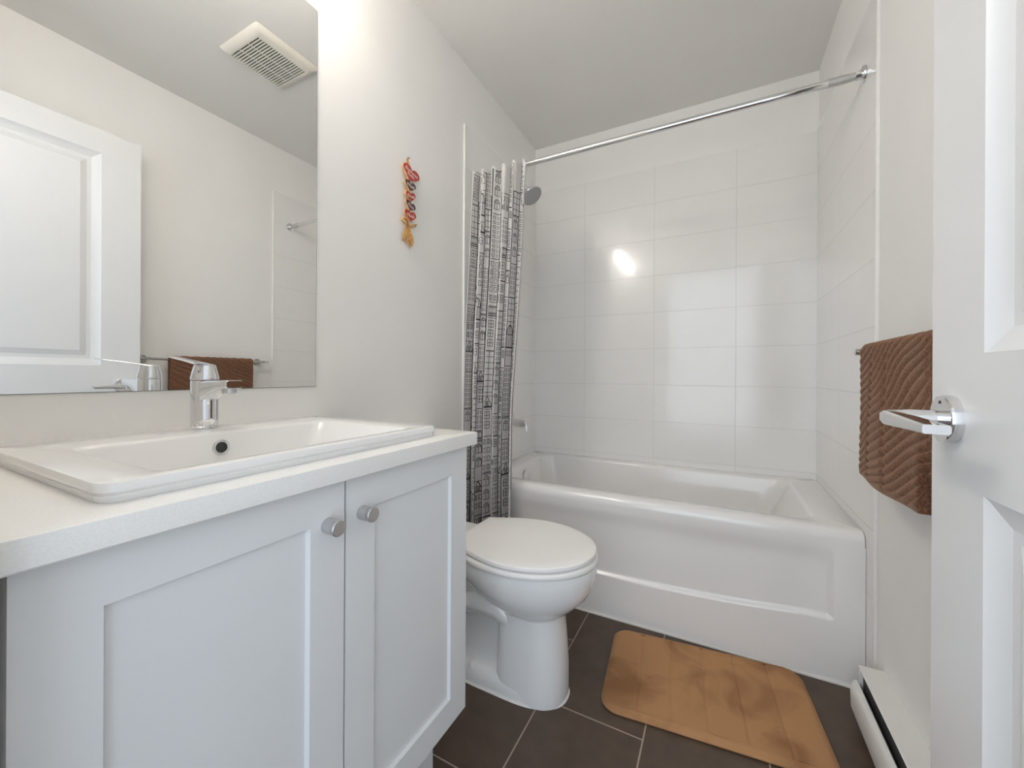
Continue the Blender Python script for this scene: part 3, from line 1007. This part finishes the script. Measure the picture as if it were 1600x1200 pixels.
# ------------------------------------------------------------------ toilet
TC = 1.183
toi = thing('toilet', (0.4, TC, 0), 'white elongated two-piece toilet with closed lid beside the vanity', 'toilet')
rings = [egg(0.455, 0.672, 0.575, 0.089, TC, 0.001, back=7, p=2.3), egg(0.455, 0.674, 0.575, 0.090, TC, 0.012, back=7, p=2.3), egg(0.456, 0.673, 0.575, 0.090, TC, 0.03, back=7, p=2.4),
         egg(0.460, 0.673, 0.575, 0.091, TC, 0.10, back=7, p=2.3), egg(0.464, 0.666, 0.575, 0.089, TC, 0.20, back=7, p=2.2), egg(0.467, 0.661, 0.575, 0.088, TC, 0.258, back=6, p=2.1),
         egg(0.464, 0.664, 0.57, 0.091, TC, 0.268, back=4), egg(0.425, 0.690, 0.56, 0.116, TC, 0.284, back=2.6), egg(0.390, 0.712, 0.55, 0.138, TC, 0.306, back=2.3), egg(0.345, 0.737, 0.535, 0.158, TC, 0.332, back=2.2),
         egg(0.315, 0.753, 0.525, 0.172, TC, 0.362, back=2.3), egg(0.300, 0.761, 0.52, 0.180, TC, 0.395, back=2.4), egg(0.298, 0.763, 0.52, 0.182, TC, 0.420, back=2.4),
         egg(0.300, 0.761, 0.52, 0.180, TC, 0.430, back=2.4), egg(0.310, 0.752, 0.52, 0.172, TC, 0.4325, back=2.4)]
bowl = obj('bowl', loft(rings), M['china'], toi, smooth=60)
# foot that runs back to the wall side
rings = [egg(0.20, 0.672, 0.50, 0.092, TC, 0.001, back=4, p=2.4), egg(0.20, 0.673, 0.50, 0.093, TC, 0.012, back=4, p=2.4), egg(0.203, 0.671, 0.50, 0.091, TC, 0.035, back=4, p=2.6),
         egg(0.213, 0.665, 0.50, 0.084, TC, 0.056, back=4, p=2.6), egg(0.230, 0.650, 0.50, 0.070, TC, 0.062, back=4, p=2.6)]
obj('foot', loft(rings), M['china'], toi, smooth=60)
# rear column under the bowl with the trapway bulge on its flanks
rings = []
for z, w, x0, x1 in ((0.05, 0.060, 0.22, 0.55), (0.12, 0.050, 0.22, 0.54), (0.20, 0.056, 0.20, 0.54), (0.28, 0.080, 0.17, 0.54), (0.34, 0.110, 0.14, 0.50), (0.39, 0.125, 0.10, 0.45), (0.428, 0.130, 0.08, 0.42)):
    rings.append(rrect(x0, x1, TC - w, TC + w, min(0.045, w * 0.8), z, 8))
obj('rear_support', loft(rings), M['china'], toi, smooth=60)
for sg in (-1, 1):
    pts = [(0.50, 0.055, 0.235), (0.46, 0.062, 0.262), (0.40, 0.068, 0.272), (0.345, 0.068, 0.262), (0.30, 0.066, 0.230), (0.275, 0.064, 0.180), (0.265, 0.060, 0.120), (0.265, 0.058, 0.06)]
    obj('trapway', tube([(x, TC + sg * y, z) for x, y, z in pts], [0.034, 0.038, 0.040, 0.041, 0.041, 0.041, 0.041, 0.042], 20), M['china'], toi, smooth=60)
    obj('bolt_cap', lathe((0.372, TC + sg * 0.076, 0.048), (0, 0, 1), [(0, 0.014), (0.012, 0.013), (0.018, 0.009), (0.020, 0.0)], 20), M['seat_plastic'], toi)
def lid_ring(t, z, n=40):
    """lid outline: straight rear edge with crisp corners, egg-shaped nose"""
    pts = []
    xm, xf, w, xb, wb = 0.53, 0.760 - t, 0.189 - t, 0.316 + t, 0.118 - t
    for i in range(n + 1):
        a = -pi / 2 + pi * i / n
        pts.append(Vector((xm + (xf - xm) * cos(a), TC + w * sin(a), z)))
    for i in range(1, 9):
        q = i / 8
        ww = w + (wb - w) * (q ** 1.7)
        pts.append(Vector((lerp(xm, xb, q), TC + ww, z)))
    for i in range(7, 0, -1):
        q = i / 8
        ww = w + (wb - w) * (q ** 1.7)
        pts.append(Vector((lerp(xm, xb, q), TC - ww, z)))
    pts.insert(n + 1 + 8, Vector((xb, TC - wb, z)))
    return pts
rings = [egg(0.325, 0.764, 0.53, 0.189, TC, 0.4345, back=2.6), egg(0.322, 0.766, 0.53, 0.191, TC, 0.438, back=2.6), egg(0.322, 0.766, 0.53, 0.191, TC, 0.447, back=2.6), egg(0.328, 0.761, 0.53, 0.186, TC, 0.4515, back=2.6),
         egg(0.39, 0.70, 0.53, 0.125, TC, 0.4515, back=2.4), egg(0.40, 0.69, 0.53, 0.117, TC, 0.4345, back=2.4)]
bm = loft(rings, False, False)
obj('seat_ring', bm, M['seat_plastic'], toi, smooth=50)
rings = [lid_ring(0.003, 0.4565), lid_ring(0.0, 0.4580), lid_ring(0.0, 0.4665), lid_ring(0.0012, 0.4690), lid_ring(0.004, 0.4703), lid_ring(0.03, 0.4722), lid_ring(0.08, 0.4740)]
lid = obj('seat_lid', loft(rings), M['seat_plastic'], toi, smooth=50)
for yy in (-0.065, 0.065):
    obj('bumper', box(0.735, 0.745, TC + yy * 0.6 - 0.006, TC + yy * 0.6 + 0.006, 0.4515, 0.4566), M['seat_plastic'], lid, smooth=0)
    obj('hinge', lathe((0.312, TC + yy - 0.025, 0.449), (0, 1, 0), [(0, 0.010), (0.002, 0.012), (0.048, 0.012), (0.05, 0.010)], 16), M['seat_plastic'], toi)
rings = []
for z, x1, w in ((0.430, 0.140, 0.130), (0.445, 0.152, 0.142), (0.50, 0.157, 0.150), (0.62, 0.162, 0.158), (0.745, 0.165, 0.162)):
    rings.append(rrect(0.016, x1, TC - w, TC + w, 0.035, z, 8))
obj('tank', loft(rings), M['china'], toi, smooth=50)
rings = [rrect(0.012, 0.170, TC - 0.167, TC + 0.167, 0.036, 0.7455, 8), rrect(0.010, 0.172, TC - 0.169, TC + 0.169, 0.038, 0.752, 8), rrect(0.010, 0.172, TC - 0.169, TC + 0.169, 0.038, 0.766, 8),
         rrect(0.014, 0.168, TC - 0.165, TC + 0.165, 0.036, 0.774, 8), rrect(0.03, 0.150, TC - 0.145, TC + 0.145, 0.03, 0.777, 8)]
obj('tank_lid', loft(rings), M['china'], toi, smooth=50)
fl = obj('flush_lever', tube([(0.164, TC - 0.115, 0.70), (0.178, TC - 0.115, 0.70), (0.182, TC - 0.10, 0.699), (0.184, TC - 0.05, 0.694)], [0.008, 0.008, 0.006, 0.005]), M['chrome'], toi)
structure(obj('trim_4', loft([egg(0.195, 0.678, 0.50, 0.098, TC, 0.0002, back=4, p=2.4), egg(0.197, 0.676, 0.50, 0.096, TC, 0.004, back=4, p=2.4)]), M['caulk'], smooth=0), 'thin white caulk bead around the toilet foot', 'trim')

# ------------------------------------------------------------------ bath mat
MA = radians(5.6)
MC = Vector((1.056, 1.420, 0.0))
def suede():
    m = bpy.data.materials.new('tan_suede')
    m.use_nodes = True
    nt = m.node_tree
    b = nt.nodes['Principled BSDF']
    b.inputs['Roughness'].default_value = 0.85
    b.inputs['Sheen Weight'].default_value = 0.35
    b.inputs['Sheen Roughness'].default_value = 0.35
    b.inputs['Sheen Tint'].default_value = (0.9, 0.6, 0.35, 1)
    b.inputs['Specular IOR Level'].default_value = 0.2
    tc = nt.nodes.new('ShaderNodeTexCoord')
    n = nt.nodes.new('ShaderNodeTexNoise')
    n.inputs['Scale'].default_value = 5.5
    n.inputs['Detail'].default_value = 3
    n.inputs['Distortion'].default_value = 0.8
    nt.links.new(tc.outputs['Object'], n.inputs['Vector'])
    r = nt.nodes.new('ShaderNodeValToRGB')
    e = r.color_ramp.elements
    e[0].position, e[1].position = 0.33, 0.52
    e[0].color = (0.30, 0.145, 0.064, 1)
    e[1].color = (0.46, 0.245, 0.115, 1)
    nt.links.new(n.outputs['Fac'], r.inputs['Fac'])
    nt.links.new(r.outputs['Color'], b.inputs['Base Color'])
    n2 = nt.nodes.new('ShaderNodeTexNoise')
    n2.inputs['Scale'].default_value = 420
    nt.links.new(tc.outputs['Object'], n2.inputs['Vector'])
    bp = nt.nodes.new('ShaderNodeBump')
    bp.inputs['Strength'].default_value = 0.15
    bp.inputs['Distance'].default_value = 0.001
    nt.links.new(n2.outputs['Fac'], bp.inputs['Height'])
    nt.links.new(bp.outputs['Normal'], b.inputs['Normal'])
    return m
M['suede'] = suede()
HX, HYm, CR = 0.304, 0.205, 0.055
def mat_height(x, y):
    """pillowy top with stitched channels across the short side"""
    ax, ay = abs(x), abs(y)
    dx, dy = ax - (HX - CR), ay - (HYm - CR)
    d = CR - (math.hypot(max(dx, 0), max(dy, 0)) if dx > 0 and dy > 0 else max(dx, dy))
    d = max(d, 0.0)
    h = 0.0165 * min(1.0, (1 - (1 - min(d / 0.018, 1)) ** 2)) ** 0.7
    if d > 0.012:
        for cx in (-0.2, -0.1, 0.0, 0.1, 0.2):
            h -= 0.0035 * math.exp(-((x - cx) / 0.0045) ** 2) * min(1, (d - 0.012) / 0.006)
    return max(0.0025, h)
bm = bmesh.new()
ca, sa = cos(MA), sin(MA)
def outline(inset, k=10):
    return rrect(-HX + inset, HX - inset, -HYm + inset, HYm - inset, max(CR - inset, 0.004), 0, k)
def place(p, z):
    return Vector((MC.x + p.x * ca - p.y * sa, MC.y + p.x * sa + p.y * ca, z))
rings = [[place(p, 0.0006) for p in outline(0.003)], [place(p, 0.003) for p in outline(0.0004)], [place(p, 0.0065) for p in outline(0.0)],
         [place(p, 0.0085) for p in outline(0.0022)], [place(p, 0.0088) for p in outline(0.0045)], [place(p, 0.0105) for p in outline(0.006)], [place(p, 0.0135) for p in outline(0.009)], [place(p, 0.0158) for p in outline(0.014)], [place(p, 0.0165) for p in outline(0.020)]]
bmr = loft(rings, True, False)
# channelled top as its own fine grid, trimmed to the inner outline
NXm, NYm = 180, 40
ins = 0.020
g = []
for i in range(NXm + 1):
    x = lerp(-HX + ins, HX - ins, i / NXm)
    half = HYm - ins
    r = CR - ins
    over = abs(x) - (HX - ins - r)
    if over > 0:
        half -= r - sqrt(max(0.0, r * r - over * over))
    row = []
    for j in range(NYm + 1):
        y = lerp(-half, half, j / NYm)
        z = 0.0165
        for cx in (-0.2, -0.1, 0.0, 0.1, 0.2):
            z -= 0.0034 * math.exp(-((x - cx) / 0.0042) ** 2)
        z += 0.0008 * sin(x * 31 + 1) * sin(y * 23)
        row.append(bmr.verts.new(place(Vector((x, y, 0)), z)))
    g.append(row)
for a, b in zip(g[:-1], g[1:]):
    for j in range(NYm):
        try:
            bmr.faces.new((a[j], b[j], b[j + 1], a[j + 1]))
        except ValueError:
            pass
mt = obj('bath_mat', bmr, M['suede'], smooth=60)
tag(mt, 'tan suede memory-foam bath mat lying in front of the tub', 'bath mat')

# ------------------------------------------------------------------ towel bar and towel
BX, BZ = 1.4515, 1.084
bar = thing('towel_bar', (BX, 1.2, BZ), 'slim brushed metal towel bar on the right wall', 'towel bar')
obj('rail', lathe((BX, 0.885, BZ), (0, 1, 0), [(0, 0.0), (0, 0.0062), (0.624, 0.0062), (0.6255, 0.0055), (0.626, 0.0)], 20), M['steel'], bar, smooth=30)
for y in (0.912, 1.478):
    bm = lathe((W - 0.0005, y, BZ), (-1, 0, 0), [(0, 0.021), (0.006, 0.021), (0.008, 0.019), (0.009, 0.0095), (0.070, 0.0095), (0.078, 0.0090), (0.079, 0.0)], 28)
    obj('wall_post', bm, M['steel'], bar, smooth=30)

def towel_mat():
    m = bpy.data.materials.new('brown_terry')
    m.use_nodes = True
    nt = m.node_tree
    b = nt.nodes['Principled BSDF']
    b.inputs['Roughness'].default_value = 0.95
    b.inputs['Sheen Weight'].default_value = 0.35
    b.inputs['Sheen Roughness'].default_value = 0.5
    b.inputs['Sheen Tint'].default_value = (0.95, 0.7, 0.5, 1)
    b.inputs['Specular IOR Level'].default_value = 0.1
    tc = nt.nodes.new('ShaderNodeTexCoord')
    n = nt.nodes.new('ShaderNodeTexNoise')
    n.inputs['Scale'].default_value = 260
    n.inputs['Detail'].default_value = 4
    nt.links.new(tc.outputs['Object'], n.inputs['Vector'])
    r = nt.nodes.new('ShaderNodeValToRGB')
    r.color_ramp.elements[0].position = 0.3
    r.color_ramp.elements[1].position = 0.72
    r.color_ramp.elements[0].color = (0.115, 0.052, 0.028, 1)
    r.color_ramp.elements[1].color = (0.265, 0.135, 0.082, 1)
    nt.links.new(n.outputs['Fac'], r.inputs['Fac'])
    nt.links.new(r.outputs['Color'], b.inputs['Base Color'])
    bp = nt.nodes.new('ShaderNodeBump')
    bp.inputs['Strength'].default_value = 0.6
    bp.inputs['Distance'].default_value = 0.002
    nt.links.new(n.outputs['Fac'], bp.inputs['Height'])
    nt.links.new(bp.outputs['Normal'], b.inputs['Normal'])
    return m
M['terry'] = towel_mat()
TY_A, TY_B = 1.000, 1.412
PITCH = 0.0185
def towel_point(v, q):
    """v 0..1 from the near edge to the far edge; q metres along the cloth, 0 = over the bar, + = room side"""
    y = lerp(TY_A, TY_B, v)
    R = 0.0105
    arc_l = pi * R / 2
    # slanted, slightly wavering ribs
    def rib():
        ph = (q * 0.95 - (y - 1.6) * (0.34 + 0.14 * (1 - smooth(0.0, 0.30, q))) + 0.006 * sin(y * 23 + q * 9) + 0.004 * sin(q * 31 + y * 11)) / PITCH
        return (abs(sin(pi * ph))) ** 0.6
    h = 0.0018 + 0.0072 * rib()
    e = min(v, 1 - v)
    if e < 0.03:
        h = lerp(0.004, h, e / 0.03)
    if q > 0:
        # soft vertical creases
        h += -0.0045 * math.exp(-((y - 1.31) / 0.006) ** 2) * smooth(0.0, 0.1, q) - 0.0045 * math.exp(-((y - 1.20 - 0.05 * (0.3 - q)) / 0.006) ** 2) * smooth(0.0, 0.08, q)
    if q > arc_l:
        d = q - arc_l
        hang_ = 0.006 * sin(v * 7 + 0.5) * smooth(0, 0.2, d)
        p = Vector((BX - R - 0.006 * smooth(0, 0.3, d) + hang_, y, BZ - d))
        n = Vector((-1, 0, 0))
        # near edge curls towards the wall lower down
        c = smooth(0.14, 0.0, v) * smooth(0.14, 0.30, d)
        p.x += 0.026 * c
        p.y += 0.046 * c
    elif q < -arc_l:
        d = -q - arc_l
        p = Vector((BX + R + 0.004 * smooth(0, 0.3, d), y, BZ - d))
        n = Vector((1, 0, 0))
    else:
        a = q / R
        p = Vector((BX - R * sin(a), y, BZ + R * cos(a)))
        n = Vector((-sin(a), 0, cos(a)))
    return p, n, h
QF = 0.338 + pi * 0.0105 / 2
QB = -0.30
NQ, NVt = 330, 110
bm = bmesh.new()
outer, inner = [], []
for i in range(NQ + 1):
    q = lerp(QB, QF, i / NQ)
    ro, rn = [], []
    for j in range(NVt + 1):
        v = j / NVt
        qq = q * (1 - 0.004 * sin(v * 9)) if q > 0 else q
        p, n, h = towel_point(v, qq)
        if i > NQ - 10:
            h = lerp(0.0025, h, (NQ - i) / 10) + 0.002
        ro.append(bm.verts.new(p + n * h))
        rn.append(bm.verts.new(p - n * 0.0015))
    outer.append(ro)
    inner.append(rn)
for i in range(NQ):
    for j in range(NVt):
        bm.faces.new((outer[i][j], outer[i + 1][j], outer[i + 1][j + 1], outer[i][j + 1]))
        bm.faces.new((inner[i][j], inner[i][j + 1], inner[i + 1][j + 1], inner[i + 1][j]))
    for j in (0, NVt):
        bm.faces.new((outer[i][j], outer[i + 1][j], inner[i + 1][j], inner[i][j]))
for i in (0, NQ):
    for j in range(NVt):
        bm.faces.new((outer[i][j], outer[i][j + 1], inner[i][j + 1], inner[i][j]))
tw = obj('hand_towel', bm, M['terry'], smooth=80)
tag(tw, 'brown ribbed hand towel draped over the towel bar', 'towel')

# ------------------------------------------------------------------ baseboard heater
ht = thing('baseboard_heater', (1.49, 1.0, 0), 'low white electric baseboard heater along the right wall', 'heater')
E0, E1 = 0.55, 1.508
def prism_y(poly, y0, y1):
    return loft([[Vector((x, y0, z)) for x, z in poly], [Vector((x, y1, z)) for x, z in poly]])
obj('back_case', prism_y([(W - 0.0005, 0.012), (W - 0.0005, 0.165), (1.462, 0.165), (1.459, 0.162), (1.4615, 0.158), (1.512, 0.158), (1.512, 0.012)], E0, E1), M['heater'], ht, smooth=30)
obj('dark_interior', box(1.468, 1.5115, E0 + 0.01, E1 - 0.012, 0.025, 0.150), M['heater_dark'], ht, smooth=0)
poly = [(1.458, 0.020), (1.447, 0.026), (1.442, 0.040), (1.440, 0.090), (1.443, 0.108), (1.449, 0.119), (1.456, 0.122), (1.460, 0.118), (1.458, 0.090), (1.460, 0.03)]
obj('front_cover', prism_y(poly, E0 + 0.001, E1 - 0.004), M['heater'], ht, smooth=50)
for ya, yb in ((E0, E0 + 0.03), (E1 - 0.009, E1)):
    obj('end_cap', prism_y([(1.4615, 0.014), (1.4615, 0.150), (1.465, 0.1575), (1.5118, 0.1575), (1.5118, 0.014)], ya + 0.0005, yb - 0.0005), M['heater'], ht, smooth=30)
for fy in (0.60, 1.48):
    obj('foot', box(1.464, 1.512, fy - 0.01, fy + 0.01, 0.0, 0.0128), M['heater'], ht, smooth=0)
